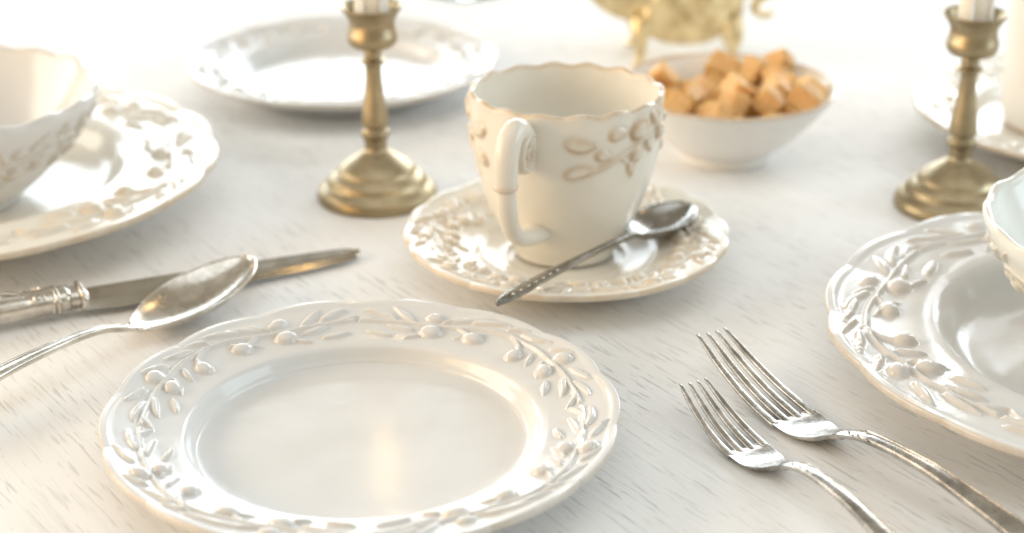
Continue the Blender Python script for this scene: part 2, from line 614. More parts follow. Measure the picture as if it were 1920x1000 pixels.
def vessel(name, loc, rz, ctrl, cnt, n, mat, els_fn, z_lo, z_hi, lobes, amp_r, amp_z, Hh, label, cat, group=None, seed=1,
           relief_R=.045, soft=1, rim_stain=.6, body='body', band=0.0):
    """cup or bowl: scalloped rim, moulded branches on the outside wall"""
    root = empty(name, loc, rz)
    tag(root, label, cat, group)
    prof = catmull(ctrl, cnt)
    it = int(np.argmax(prof[:, 1]))
    r, z, th = revolve(prof, n)
    sl = scallop(th, lobes, .2, seed, True)
    els = els_fn()
    out = np.arange(it, len(prof))
    Yz = prof[out, 1]
    o2 = np.argsort(Yz)
    H, I = field(els, th * relief_R, Yz[o2], 2 * math.pi * relief_R)
    keep = sstep(z_lo, z_lo + .004, Yz[o2]) * sstep(z_hi, z_hi - .003, Yz[o2])
    H = soften(H * keep[:, None], soft)
    I[keep < .05] = -1
    st0 = relief_stain(H, relief_R * 2 * math.pi / n, np.maximum(np.gradient(Yz[o2]), 1e-5)[:, None])
    st = np.zeros(r.shape)
    ids = np.full(r.shape, -1, int)
    dsp = np.zeros(r.shape)
    dsp[out[o2]] = H
    ids[out[o2]] = I
    st[out[o2]] = st0 * 0.9
    rimw = sstep(Hh * .86, Hh, prof[:, 1])[:, None]
    edge = np.exp(-((prof[:, 1] - Hh) / .0016) ** 2)[:, None]
    st = np.clip(st + edge * rim_stain, 0, 1)
    uneven = 0.004 * (np.sin(2 * th + seed) + .6 * np.sin(3 * th + 1))[None, :]
    r2 = r * (1 + rimw * amp_r * sl[None, :] + uneven * sstep(0, Hh, prof[:, 1])[:, None]) + dsp
    z2 = z + rimw * amp_z * sl[None, :]
    split_build(to_xyz(r2, z2, th), ids, [e[0] for e in els], st, mat, root, body)
    return root


# ------------------------------------------------------------------ sweeps
def sweep_mesh(name, path, radii, mat, nsec=20, side=None, sub=6, power=2.0, stain=None):
    """tube with elliptical section; radii rows (a, b): a along side, b along the other normal"""
    P = catmull(path, sub)
    rr = catmull([(a, b_) for a, b_ in radii], sub)
    T = np.gradient(P, axis=0)
    T /= np.linalg.norm(T, axis=1)[:, None]
    rings = []
    ref = np.array(side if side is not None else (0, 1, 0), float)
    for p, t, (a, b_) in zip(P, T, rr):
        s = ref - (ref @ t) * t
        s /= max(np.linalg.norm(s), 1e-9)
        if side is None:
            ref = s
        u = np.cross(t, s)
        ang = np.arange(nsec) * 2 * math.pi / nsec
        ca, sa = np.cos(ang), np.sin(ang)
        ca = np.sign(ca) * np.abs(ca) ** (2 / power); sa = np.sign(sa) * np.abs(sa) ** (2 / power)
        rings.append(p + np.outer(ca * max(a, 2e-5), s) + np.outer(sa * max(b_, 2e-5), u))
    G = np.array(rings)
    V = G.reshape(-1, 3)
    Mr = len(rings)
    Q = quads(Mr, nsec)
    Q = Q[:, ::-1]
    caps = []
    V = np.vstack([V, P[:1], P[-1:]])
    a0, a1 = Mr * nsec, Mr * nsec + 1
    half = nsec // 2
    for k in range(0, nsec, 2):
        caps.append((a0, (k + 2) % nsec, (k + 1) % nsec, k))
        bq = (Mr - 1) * nsec
        caps.append((a1, bq + k, bq + (k + 1) % nsec, bq + (k + 2) % nsec))
    Q = np.vstack([Q, np.array(caps)])
    st = np.full(len(V), stain) if stain is not None else None
    me = mesh_np(name, V, Q, mat, None, st)
    fix_normals(me)
    return me


def fix_normals(me):
    import bmesh
    bm = bmesh.new()
    bm.from_mesh(me)
    bmesh.ops.recalc_face_normals(bm, faces=bm.faces)
    bm.to_mesh(me)
    bm.free()


def shell_mesh(name, rows, mat, nx=16):
    """flat-ware: rows (x, zc, half width, thickness, bowl depth, crown, y offset); top and underside closed into a tube"""
    xi = np.sin(np.linspace(-1, 1, nx) * math.pi / 2)
    rings = []
    for x, zc, hw, tk, dep, crown, yo in rows:
        hw = max(hw, 1e-4)
        top = zc - dep * (1 - np.abs(xi) ** 2.2) + crown * (1 - xi ** 2)
        edge = np.sqrt(np.clip(1 - xi ** 6, 0, 1))
        bot = zc - dep * (1 - np.abs(xi) ** 2.2) - tk * edge - crown * 0.6 * (1 - xi ** 2)
        up = np.stack([np.full(nx, x), yo + hw * xi, top], 1)
        dn = np.stack([np.full(nx, x), yo + hw * xi[::-1], bot[::-1] - 1e-5], 1)
        rings.append(np.vstack([up, dn]))
    G = np.array(rings)
    Mr, n, _ = G.shape
    V = np.vstack([G.reshape(-1, 3), G[0].mean(0)[None], G[-1].mean(0)[None]])
    Q = quads(Mr, n)
    caps = []
    for k in range(0, n, 2):
        caps.append((Mr * n, (k + 2) % n, (k + 1) % n, k))
        bq = (Mr - 1) * n
        caps.append((Mr * n + 1, bq + k, bq + (k + 1) % n, bq + (k + 2) % n))
    me = mesh_np(name, V, np.vstack([Q, np.array(caps)]), mat)
    fix_normals(me)
    return me


def rows_cat(ctrl, sub):
    return catmull(ctrl, sub)


def rim_wire(rows, rad):
    """closed path along the rim of a spoon bowl"""
    L = [(x, yo - hw, zc) for x, zc, hw, tk, dp, cr, yo in rows]
    Rr = [(x, yo + hw, zc) for x, zc, hw, tk, dp, cr, yo in rows][::-1]
    return L + Rr


# ================================================================== TABLE
import bmesh
bm = bmesh.new()
bmesh.ops.create_cube(bm, size=1)
for v in bm.verts:
    v.co = Vector((v.co.x * 2.6, v.co.y * 2.3 + 1.05, v.co.z * 0.035 - 0.0175))
bmesh.ops.bevel(bm, geom=list(bm.edges), offset=0.004, segments=3, affect='EDGES')
me = bpy.data.meshes.new('table_top')
bm.to_mesh(me); bm.free()
me.materials.append(M['oak'])
tag(link('table_top', me), 'white limed oak table top with fine grey pores', 'table', kind='structure')

# ================================================================== PLATES
plate('dessert_plate', (-0.0586, 0.6087, 0), 0, 0.1005, 'dessert', M['glaze'], 1300, 1.15,
      'empty white dessert plate with moulded olive branches, beside the two forks', 'plate', 'white plates with moulded olive rims', seed=3, gap=96)
plate('dessert_plate', (-0.1077, 1.0774, 0), 0, 0.0970, 'dessert', M['glaze'], 640, 0.65,
      'empty white dessert plate standing behind the brass candlestick and cup', 'plate', 'white plates with moulded olive rims', seed=5, gap=80)
plate('soup_plate', (-0.2938, 0.8725, 0), 0, 0.136, 'soup', M['glaze_cream'], 900, 0.85,
      'white soup plate under the bowl, beside the knife blade', 'plate', 'white plates with moulded olive rims', seed=8, gap=30, lobes=16)
plate('soup_plate', (0.2687, 0.6726, 0), 0, 0.1335, 'soup', M['glaze'], 1200, 1.1,
      'white soup plate under the pale green bowl, beside the larger fork', 'plate', 'white plates with moulded olive rims', seed=11, gap=134, lobes=16)
plate('saucer', (0.0264, 0.7929, 0), 0, 0.0785, 'saucer', M['glaze_cream'], 1000, 1.0,
      'cream saucer with dense olive relief under the teacup and teaspoon', 'saucer', seed=14, gap=20, lobes=18)
plate('dessert_plate', (0.3478, 0.9798, 0), 0, 0.110, 'dessert', M['glaze_cream'], 520, 0.6,
      'white plate with brown edged scallops under the tall white pitcher', 'plate', 'white plates with moulded olive rims', seed=17, gap=200)


# ================================================================== TEACUP
CUP_H = 0.0815
CUP_AX = -0.0


def cup_els():
    E = []
    RR = .045
    WK = 1.0
    # angle 0 faces +x; the photograph looks along +y, so -90 deg faces the viewer
    def A(deg, z):
        return (R_(deg) * RR, z + .0105)
    for base, mir in ((-79, 1), (11, 1), (101, 1), (-158, -1)):
        def T(d, z):
            return A(base + mir * d, z)
        sg = mir
        E.append(('stem', [T(2, .0435), T(10, .046), T(20, .050), T(32, .0535), T(42, .0575), T(50, .0605)], .0011, .0011))
        E.append(('stem', [T(20, .050), T(26, .0465), T(30, .043)], .0008, .0009))
        E.append(('leaf', T(-14, .0590), T(6, .0570), .0030, .0016, -sg * .0012))
        E.append(('leaf', T(-14, .0420), T(6, .0450), .0030, .0016, sg * .0010))
        E.append(('leaf', T(4, .0520), T(15, .0500), .0025, .0014, sg * .0006))
        E.append(('leaf', T(12, .0600), T(25, .0615), .0027, .0015, sg * .0005))
        E.append(('olive', T(34, .0610), .0058, .0050, .3 * sg, .0030))
        E.append(('olive', T(33, .0495), .0044, .0036, .7 * sg, .0024))
        E.append(('leaf', T(27, .0470), T(31, .0385), .0020, .0013, 0.0003))
        E.append(('leaf', T(44, .0680), T(52, .0590), .0027, .0018, sg * .0008))
        E.append(('leaf', T(40, .0560), T(47, .0480), .0025, .0015, sg * .0006))
        E.append(('leaf', T(52, .0640), T(62, .0690), .0026, .0016, sg * .0006))
        E.append(('olive', T(57, .0560), .0048, .0040, -.4 * sg, .0028))
    return [(e[0], e[1], e[2], e[3] * WK, e[4] * 1.15, e[5]) if e[0] == 'leaf' else e for e in E]


cup_ctrl = [(0, .0052), (.014, .0054), (.0215, .0078), (.0280, .017), (.0362, .037), (.0412, .059), (.0430, .074), (.0436, .0795), (.0450, CUP_H),
            (.0468, .0800), (.0467, .0765), (.0465, .0700), (.0460, .0620), (.0448, .0520), (.0426, .0420), (.0393, .0315), (.0340, .0190), (.0282, .0092),
            (.0252, .0040), (.0246, .0012), (.0232, .0002), (.0207, .0008), (.018, .0020), (0, .0022)]
cup_cnt = [4, 5, 6, 8, 8, 8, 6, 5, 5, 6, 10, 16, 20, 16, 16, 12, 10, 8, 4, 4, 3, 3, 3]
cup = vessel('teacup', (0.0258, 0.7938, 0.0062), 0, cup_ctrl, cup_cnt, 720, M['glaze_cup'], cup_els, .045, .0795, 16, .013, .0013, CUP_H,
             'cream teacup with scalloped rim, scroll handle and moulded olive spray', 'teacup', seed=4, relief_R=.045, soft=2, rim_stain=.42)
cup.scale = (1.0, 0.90, 1.03)
cup.location.y += 0.005
# handle: two overlapping curves in the plane through the axis, and the scroll where it springs from the wall
ha = R_(-90 - 24)
hx, hy = math.cos(ha), math.sin(ha)


def hp(rho, z):
    return (rho * hx, rho * hy, z)


side = (-hy, hx, 0)
up_path = [hp(.0445, .0655), hp(.0505, .0735), hp(.0590, .0775), hp(.0660, .0745), hp(.0700, .0665), hp(.0706, .0570), hp(.0705, .0545)]
up_rad = [(.0048, .0042), (.0052, .0050), (.0055, .0054), (.0057, .0056), (.0058, .0056), (.0056, .0055), (.0047, .0044)]
handle = link('handle', sweep_mesh('handle', up_path, up_rad, M['glaze_cup'], 24, side, 9, stain=0.06), cup)
link('handle_ring', sweep_mesh('handle_ring', [hp(.0706, .0562), hp(.0706, .0550), hp(.0705, .0538), hp(.0704, .0528)], [(.0050, .0048), (.0058, .0057), (.0056, .0054), (.0045, .0042)], M['glaze_cup'], 24, side, 4, stain=0.25), handle)
lo_path = [hp(.0703, .0600), hp(.0698, .0495), hp(.0680, .0405), hp(.0638, .0325), hp(.0568, .0262), hp(.0480, .0228), hp(.0400, .0215), hp(.0310, .0210)]
lo_rad = [(.0036, .0032), (.0048, .0045), (.0046, .0043), (.0042, .0040), (.0042, .0038), (.0052, .0040), (.0066, .0044), (.0072, .0048)]
link('lower_arm', sweep_mesh('lower_arm', lo_path, lo_rad, M['glaze_cup'], 24, side, 9, stain=0.06), handle)
sp = []
sr = []
for k in range(15):
    t = k / 14
    a = R_(120 - 500 * t)
    q = .0088 * (1 - t) + .0012
    sp.append(hp(.0525 + q * math.cos(a), .0640 + q * math.sin(a)))
    sr.append((.0056 - .0012 * t, .0024 * (1 - .45 * t)))
link('scroll', sweep_mesh('scroll', sp, sr, M['glaze_cup'], 18, side, 5, stain=0.18), handle)


# ================================================================== BOWLS
def bowl_els(R, n, seed, z0, z1):
    def f():
        # reuse the spray template on the wall: rho .735-.965 -> z0..z1
        E = sprays(n, R, 1.05, 10, rho_map=lambda r: (z0 + (r - .735) / .23 * (z1 - z0)) / R, hk=1.1, rho_m=1.0, seed=seed, drop=.1)
        return E
    return f


BH = 0.0610
bowl_ctrl = [(0, .0070), (.022, .0074), (.036, .0120), (.0525, .0260), (.0655, .0430), (.0735, .0560), (.0755, .0598), (.0775, BH),
             (.0792, .0596), (.0785, .0555), (.0758, .0500), (.0698, .0400), (.0595, .0270), (.0470, .0140), (.0380, .0065), (.0345, .0040), (.0335, .0008),
             (.0315, .0002), (.029, .0012), (.025, .0030), (0, .0034)]
bowl_cnt = [4, 6, 8, 8, 8, 5, 5, 5, 6, 12, 18, 16, 12, 8, 5, 4, 3, 3, 3, 3]
vessel('soup_bowl', (-0.293, 0.864, 0.0077), 0, bowl_ctrl, bowl_cnt, 720, M['glaze'], bowl_els(.070, 5, 21, .022, .054), .018, .056, 18, .012, .0014, BH,
       'cream bowl with scalloped rim on the soup plate by the knife', 'bowl', 'scalloped bowls on soup plates', seed=6, relief_R=.070, rim_stain=.3)
M['glaze_green'] = ceramic('celadon_tinted_glaze', (0.77, 0.785, 0.75), (0.50, 0.40, 0.26))
vessel('soup_bowl', (0.2800, 0.6846, 0.0077), 0, bowl_ctrl, bowl_cnt, 900, M['glaze_green'], bowl_els(.070, 5, 23, .022, .054), .018, .056, 18, .012, .0014, BH,
       'pale green tinted bowl with scalloped rim on the soup plate by the forks', 'bowl', 'scalloped bowls on soup plates', seed=9, relief_R=.070, rim_stain=.3)

# sugar bowl
SBX, SBY, SBS = 0.1215, 0.9500, 1.09
sb = empty('sugar_bowl', (SBX, SBY, 0))
sb.scale = (SBS, SBS, 1.0)
tag(sb, 'small plain white bowl with brown edge holding sugar cubes', 'bowl')
lathe('body', [(0, .0065), (.012, .0067), (.020, .0090), (.030, .0160), (.040, .0260), (.048, .0360), (.0535, .0425), (.0548, .0437),
               (.0560, .0432), (.0558, .0418), (.0505, .0330), (.0430, .0235), (.0340, .0135), (.0262, .0070), (.0240, .0052), (.0236, .0010),
               (.0228, .0002), (.021, .0008), (.019, .0030), (0, .0035)],
      [4, 4, 5, 6, 6, 6, 5, 5, 5, 5, 6, 6, 6, 4, 4, 4, 3, 3, 3], 160, M['plain_glaze'], sb,
      lambda r, z: np.clip(np.exp(-((z - .0436) / .0013) ** 2) * .9, 0, 1), wob=.004)

CUBES = [
    (0.0050,0.0156,0.0179, -1.42,-0.76,0.81, 0.0149,0.0136,0.0120),
    (0.0103,-0.0026,0.0147, 1.65,-0.13,-0.64, 0.0160,0.0134,0.0115),
    (-0.0074,-0.0149,0.0160, 1.59,-1.12,1.11, 0.0128,0.0143,0.0093),
    (0.0298,0.0008,0.0260, -2.61,0.72,0.04, 0.0128,0.0147,0.0113),
    (-0.0026,0.0338,0.0292, -0.70,-0.40,2.79, 0.0132,0.0123,0.0118),
    (-0.0055,0.0034,0.0134, -1.58,0.06,-0.64, 0.0145,0.0127,0.0117),
    (-0.0203,0.0095,0.0186, 0.63,0.17,0.94, 0.0174,0.0137,0.0106),
    (0.0222,0.0175,0.0242, -0.77,3.08,-0.83, 0.0143,0.0130,0.0126),
    (-0.0244,-0.0188,0.0254, 0.40,0.63,1.30, 0.0136,0.0127,0.0107),
    (-0.0280,0.0150,0.0274, 0.23,0.81,2.64, 0.0127,0.0121,0.0105),
    (0.0226,-0.0137,0.0219, -3.05,-0.71,-0.69, 0.0149,0.0148,0.0112),
    (-0.0056,0.0209,0.0213, -0.92,2.14,-1.43, 0.0162,0.0146,0.0090),
    (0.0356,0.0121,0.0348, 2.38,-0.53,1.41, 0.0127,0.0135,0.0134),
    (-0.0280,-0.0016,0.0247, -1.13,-0.57,2.42, 0.0167,0.0136,0.0100),
    (-0.0120,-0.0244,0.0265, 0.17,-2.21,-2.04, 0.0170,0.0116,0.0103),
    (-0.0013,0.0045,0.0289, -0.35,0.57,-0.53, 0.0160,0.0119,0.0103),
    (0.0176,0.0364,0.0370, 1.33,0.83,-2.37, 0.0146,0.0120,0.0110),
    (-0.0001,-0.0310,0.0268, 1.41,0.77,1.33, 0.0163,0.0127,0.0116),
    (0.0029,-0.0167,0.0179, -1.17,1.09,-1.56, 0.0162,0.0133,0.0091),
    (0.0110,0.0287,0.0255, -0.31,0.76,-2.34, 0.0152,0.0142,0.0107),
    (-0.0161,-0.0074,0.0180, 2.27,-1.03,0.34, 0.0152,0.0135,0.0096),
    (-0.0319,0.0243,0.0381, -1.15,-0.71,-0.62, 0.0141,0.0137,0.0096),
    (-0.0390,0.0083,0.0343, 0.42,-2.38,-0.82, 0.0172,0.0125,0.0091),
    (-0.0085,-0.0080,0.0294, 0.40,-2.75,-0.46, 0.0136,0.0147,0.0113),
    (0.0026,0.0407,0.0389, 0.89,-0.34,2.74, 0.0165,0.0121,0.0132),
    (-0.0183,0.0271,0.0272, -0.15,0.78,-1.19, 0.0145,0.0125,0.0107),
    (0.0177,-0.0295,0.0283, 0.27,2.33,-0.70, 0.0174,0.0131,0.0092),
    (0.0295,0.0264,0.0378, -0.95,-0.73,-2.41, 0.0140,0.0115,0.0129),
    (0.0317,0.0346,0.0451, 0.79,0.43,2.78, 0.0126,0.0117,0.0097),
    (-0.0142,0.0096,0.0346, -0.58,2.94,0.91, 0.0165,0.0130,0.0119),
    (-0.0277,-0.0287,0.0374, -0.36,-2.35,1.32, 0.0161,0.0121,0.0132),
    (0.0097,-0.0105,0.0309, -0.04,0.73,0.07, 0.0146,0.0126,0.0117),
    (0.0146,0.0064,0.0283, -2.23,-0.51,1.69, 0.0129,0.0112,0.0090),
    (0.0323,-0.0176,0.0324, 2.29,-0.10,0.97, 0.0163,0.0127,0.0114),
    (0.0004,-0.0210,0.0381, 0.33,0.91,-2.20, 0.0126,0.0119,0.0112),
    (0.0242,-0.0007,0.0381, -0.21,2.32,-0.22, 0.0168,0.0150,0.0112),
    (-0.0197,-0.0073,0.0363, 2.06,-0.09,1.19, 0.0144,0.0134,0.0096),
    (0.0424,-0.0036,0.0407, 2.66,0.64,-0.09, 0.0130,0.0139,0.0118),
    (0.0200,-0.0166,0.0386, 0.84,-0.15,-1.95, 0.0140,0.0124,0.0135),
    (0.0379,-0.0225,0.0433, -1.45,0.67,-0.53, 0.0145,0.0131,0.0119),
    (-0.0114,-0.0365,0.0363, -2.30,-0.40,-0.69, 0.0174,0.0137,0.0098),
    (-0.0340,-0.0102,0.0354, 0.76,0.93,-2.61, 0.0157,0.0135,0.0117),
    (0.0057,0.0037,0.0379, 0.94,0.18,-1.27, 0.0148,0.0124,0.0122),]
for k, (x, y, z, ex, ey, ez, a, b_, c) in enumerate(CUBES):
    rnd = random.Random(100 + k)
    bm = bmesh.new()
    bmesh.ops.create_cube(bm, size=1)
    for v in bm.verts:
        v.co = Vector((v.co.x * a, v.co.y * b_, v.co.z * c)) * .985
        v.co += Vector([rnd.uniform(-.0008, .0008) for _ in range(3)])
    bmesh.ops.bevel(bm, geom=list(bm.edges), offset=.0009, segments=2, affect='EDGES')
    bmesh.ops.subdivide_edges(bm, edges=list(bm.edges), cuts=2, use_grid_fill=True)
    for v in bm.verts:
        v.co += Vector([rnd.uniform(-.00018, .00018) for _ in range(3)])
    me = bpy.data.meshes.new('sugar_cube')
    bm.to_mesh(me); bm.free()
    me.materials.append(M['sugar'])
    o = link('sugar_cube', me)
    o.location = (SBX + x * SBS, SBY + y * SBS, z)
    o.scale = (SBS,) * 3
    o.rotation_euler = (ex, ey, ez)
    tag(o, 'rough amber cane sugar cube piled in the white sugar bowl', 'sugar cube', 'sugar cubes in the bowl')


# ================================================================== CANDLESTICKS
def candlestick(loc, label, clabel):
    root = empty('candlestick', loc)
    tag(root, label, 'candlestick', 'brass candlesticks')
    lathe('base', [(.0050, .0268), (.0074, .0264), (.0098, .0250), (.0128, .0230), (.0162, .0208), (.0192, .0184), (.0206, .0166), (.0214, .0154), (.0232, .0142), (.0252, .0124), (.0264, .0104),
                   (.0274, .0090), (.0294, .0076), (.0312, .0056), (.0322, .0034), (.0322, .0010), (.0314, .0002), (.0290, .0008), (0, .0012)],
          5, 128, M['brass'], root)
    lathe('stem', [(.0040, .0835), (.0046, .0822), (.0046, .0800), (.0044, .0785), (.0056, .0777), (.0066, .0768), (.0060, .0756), (.0044, .0742), (.0042, .0700),
                   (.0046, .0640), (.0056, .0560), (.0068, .0480), (.0073, .0425), (.0068, .0412), (.0058, .0404), (.0060, .0394), (.0073, .0380),
                   (.0076, .0360), (.0070, .0345), (.0060, .0336), (.0062, .0322), (.0060, .0306), (.0058, .0290), (.0064, .0275), (.0078, .0262), (.0050, .0255)],
          4, 96, M['brass'], root)
    lathe('socket', [(0, .0900), (.0080, .0902), (.0104, .0915), (.0112, .0950), (.0118, .1000), (.0140, .1040), (.0158, .1062), (.0162, .1058), (.0158, .1048),
                     (.0140, .1025), (.0122, .0990), (.0118, .0965), (.0124, .0935), (.0132, .0905), (.0130, .0878), (.0112, .0852), (.0080, .0838), (.0044, .0832), (0, .0830)],
          5, 112, M['brass'], root)
    ca = empty('candle', (loc[0], loc[1], .0903))
    tag(ca, clabel, 'candle', 'lit candles')
    lathe('wax', [(0, .0680), (.0030, .0682), (.0060, .0700), (.0076, .0722), (.0084, .0712), (.0086, .0640), (.0087, .0300), (.0088, .0180), (.0092, .0140), (.0098, .0100), (.0096, .0040), (.0088, .0004), (0, .0004)],
          5, 64, M['wax'], ca, wob=.012)
    # wax run down into the socket
    for q, (a, l) in enumerate(((-2.0, .020), (-0.9, .014), (1.2, .018))):
        rr = .0090
        link('wax_drip', sweep_mesh('wax_drip', [(rr * math.cos(a), rr * math.sin(a), .012 + l + .012), (rr * 1.01 * math.cos(a), rr * 1.01 * math.sin(a), .012 + l * .6),
                                           (rr * 1.03 * math.cos(a), rr * 1.03 * math.sin(a), .015), (rr * 1.06 * math.cos(a), rr * 1.06 * math.sin(a), .011)],
                              [(.0006, .0005), (.0012, .0008), (.0019, .0012), (.0009, .0006)], M['wax'], 12, None, 5), ca)
    link('wick', sweep_mesh('wick', [(0, 0, .067), (.0003, 0, .072), (.0012, 0, .0765), (.0026, 0, .0785)], [(.0006, .0006)] * 4, M['wick'], 8, None, 4), ca)
    lathe('flame', [(0, .1120), (.0006, .1080), (.0014, .1020), (.0027, .0940), (.0036, .0870), (.0036, .0820), (.0027, .0785), (.0016, .0770), (0, .0768)],
          5, 32, M['flame'], ca)
    return root


candlestick((-0.0728, 0.8873, 0), 'aged brass candlestick standing behind the saucer, before the back plate', 'short lit white candle in the brass candlestick behind the saucer')
candlestick((0.2365, 0.8733, 0), 'aged brass candlestick standing behind the pale green bowl', 'short lit white candle in the brass candlestick behind the green bowl')


# ================================================================== CUTLERY
def place(root, heading_deg, pitch=0.0, roll=0.0):
    root.rotation_euler = (Matrix.Rotation(R_(heading_deg), 4, 'Z') @ Matrix.Rotation(R_(pitch), 4, 'Y') @ Matrix.Rotation(R_(roll), 4, 'X')).to_euler()


def bead_line(parent, rows, dy, zoff, rad, mat, name='edge_thread'):
    path = [(x, yo + dy * hw, zc + crown * (1 - dy * dy) + zoff) for x, zc, hw, tk, dp, crown, yo in rows]
    link(name, sweep_mesh(name, path, [(rad, rad)] * len(path), mat, 8, None, 2), parent)


def make_fork(loc, heading, s, wk, tine_len, label, bend=0.0):
    """origin at the tine tips on the table, +x runs towards the handle end"""
    root = empty('fork', loc)
    tag(root, label, 'fork', 'silver forks')
    place(root, heading)
    tl = tine_len
    mat = M['silver_fork']
    # side-view curve (x, z of the top face)
    zc = catmull([(0, .0165 * s), (tl * .3, .0105 * s), (tl * .65, .0056 * s), (tl, .0034 * s), (tl + .012 * s, .0034 * s), (tl + .022 * s, .0060 * s), (tl + .033 * s, .0118 * s),
                  (tl + .048 * s, .0160 * s), (tl + .075 * s, .0165 * s), (tl + .105 * s, .0120 * s), (tl + .130 * s, .0072 * s), (tl + .150 * s, .0050 * s)], 12)
    zf = lambda x: float(np.interp(x, zc[:, 0], zc[:, 1]))
    W = .0112 * wk

    def hw_head(x):
        t = (x - tl + .002) / (.036 * s)
        return float(np.interp(t, [0, .2, .42, .62, .8, 1.0], [W, W * 1.0, W * .94, W * .74, W * .46, .0040 * s]))
    rows = []
    for x in np.linspace(tl - .002, tl + .034 * s, 26):
        h = hw_head(x)
        rows.append((x, zf(x) - .0007 * s * (1 - sstep(tl - .002, tl + .003, x)), h, .0016 * s + .0010 * s * sstep(tl, tl + .034 * s, x), .0010 * s * (h / W) ** 2, 0.0003, 0))
    link('head', shell_mesh('head', rows, mat, 18), root)
    pitchw = 2 * W / 4
    for k in range(4):
        yr = (k - 1.5) * (2 * W - .0031 * wk) / 3
        yt = yr * .72
        P, Rr = [], []
        for t in np.linspace(0, 1, 13):
            x = tl * t
            u = 1 - t
            y = yt + (yr - yt) * (1 - u ** 1.6)
            dz = -.0010 * s * (1 - (y / W) ** 2) * t
            P.append((x - .0006 * s * (abs(k - 1.5) > 1) * u, y, zf(x) - .0008 * s + dz))
            wd = .0019 * wk * np.interp(t, [0, .05, .25, 1], [.28, .45, .72, 1.0])
            Rr.append((wd, .00095 * s * np.interp(t, [0, .1, 1], [.35, .7, 1.0])))
        P.append((tl + .002, yr, zf(tl) - .0009 * s - .0010 * s * (1 - (yr / W) ** 2)))
        Rr.append((.0017 * wk, .0009 * s))
        link('tine', sweep_mesh('tine', P, Rr, mat, 16, (0, 1, 0), 2, power=4.5), root)
    # handle: narrow neck widening to a fiddle end, raised threads along both edges
    rows = []
    L = .150 * s
    for t in np.linspace(0, 1, 48):
        x = tl + .031 * s + (L - .031 * s) * t
        hw = float(np.interp(t, [0, .05, .12, .25, .45, .65, .85, .95, 1], [.0040, .0042, .0038, .0036, .0042, .0056, .0082, .0076, .002])) * s
        rows.append((x, zf(x) + .0002, hw, .0019 * s, 0, .0009 * s, bend * t ** 1.25))
    h = link('handle', shell_mesh('handle', rows, mat, 14), root)
    for sgn in (-.82, .82):
        bead_line(h, rows[4:-3], sgn, .0001, .00045 * s, mat)
    # small cast ornament low on the shoulder
    for k in range(5):
        r0 = rows[3 + k]
        y = (.5 if k % 2 else -.5) * r0[2]
        p = [(r0[0] - .0014 * s, y * .5, r0[1] + .0007 * s), (r0[0], y, r0[1] + .0008 * s), (r0[0] + .0016 * s, y * 1.2, r0[1] + .0006 * s)]
        link('ornament', sweep_mesh('ornament', p, [(.0002, .0002), (.0006 * s, .0004 * s), (.0002, .0002)], M['silver_dark'], 10, None, 4), h)
    return root


make_fork((0.0868, 0.6879, 0), -62.2, 1.0, 1.0, .060, 'larger silver fork lying beside the soup plate, tines raised', .020)
make_fork((0.0748, 0.6452, 0), -63.2, .86, .86, .040, 'smaller silver fork with short tines lying between plate and larger fork')


def make_spoon(name, loc, heading, pitch, roll, bl, bw, depth, hl, hprof, hwidths, mat, label, thread=True, tk=.0012, fine_mat=None):
    """origin at the bowl tip, +x runs towards the handle end"""
    root = empty(name, loc)
    tag(root, label, 'spoon')
    place(root, heading, pitch, roll)
    rows = []
    for t in np.linspace(0, 1, 44):
        tt = .5 - .5 * math.cos(math.pi * t)
        x = bl * tt
        sh = (math.sin(math.pi * tt ** .86)) ** .62 if 0 < tt < 1 else 0
        hw = bw * sh * (1.0 - .10 * (1 - tt)) + .0004 + .0030 * sstep(.93, 1.0, tt)
        dp = depth * math.sin(math.pi * min(tt ** .95, 1)) ** .75 if 0 < tt < 1 else 0
        zr = .0012 * (1 - tt) ** 2 + .0006 * sstep(.8, 1, tt)
        rows.append((x, zr, hw, tk, dp, 0, 0))
    bowl = link('bowl', shell_mesh('bowl', rows, mat, 30), root)
    path = rim_wire(rows[1:-1], .0005)
    link('bowl_rim', sweep_mesh('bowl_rim', path, [(.00055, .00055)] * len(path), mat, 8, None, 1), bowl)
    hr = []
    zc = catmull(hprof, 10)
    for t in np.linspace(0, 1, 60):
        x = bl * .965 + hl * t
        z = float(np.interp(hl * t, zc[:, 0], zc[:, 1])) + .0006
        hw = float(np.interp(t, [a for a, _ in hwidths], [b__ for _, b__ in hwidths]))
        hr.append((x, z, hw, .0017, 0, .0010, 0))
    h = link('handle', shell_mesh('handle', hr, mat, 14), root)
    if thread:
        for sgn in (-.8, .8):
            bead_line(h, hr[3:-2], sgn, .0001, .0005, fine_mat or mat)
    return root, h, hr


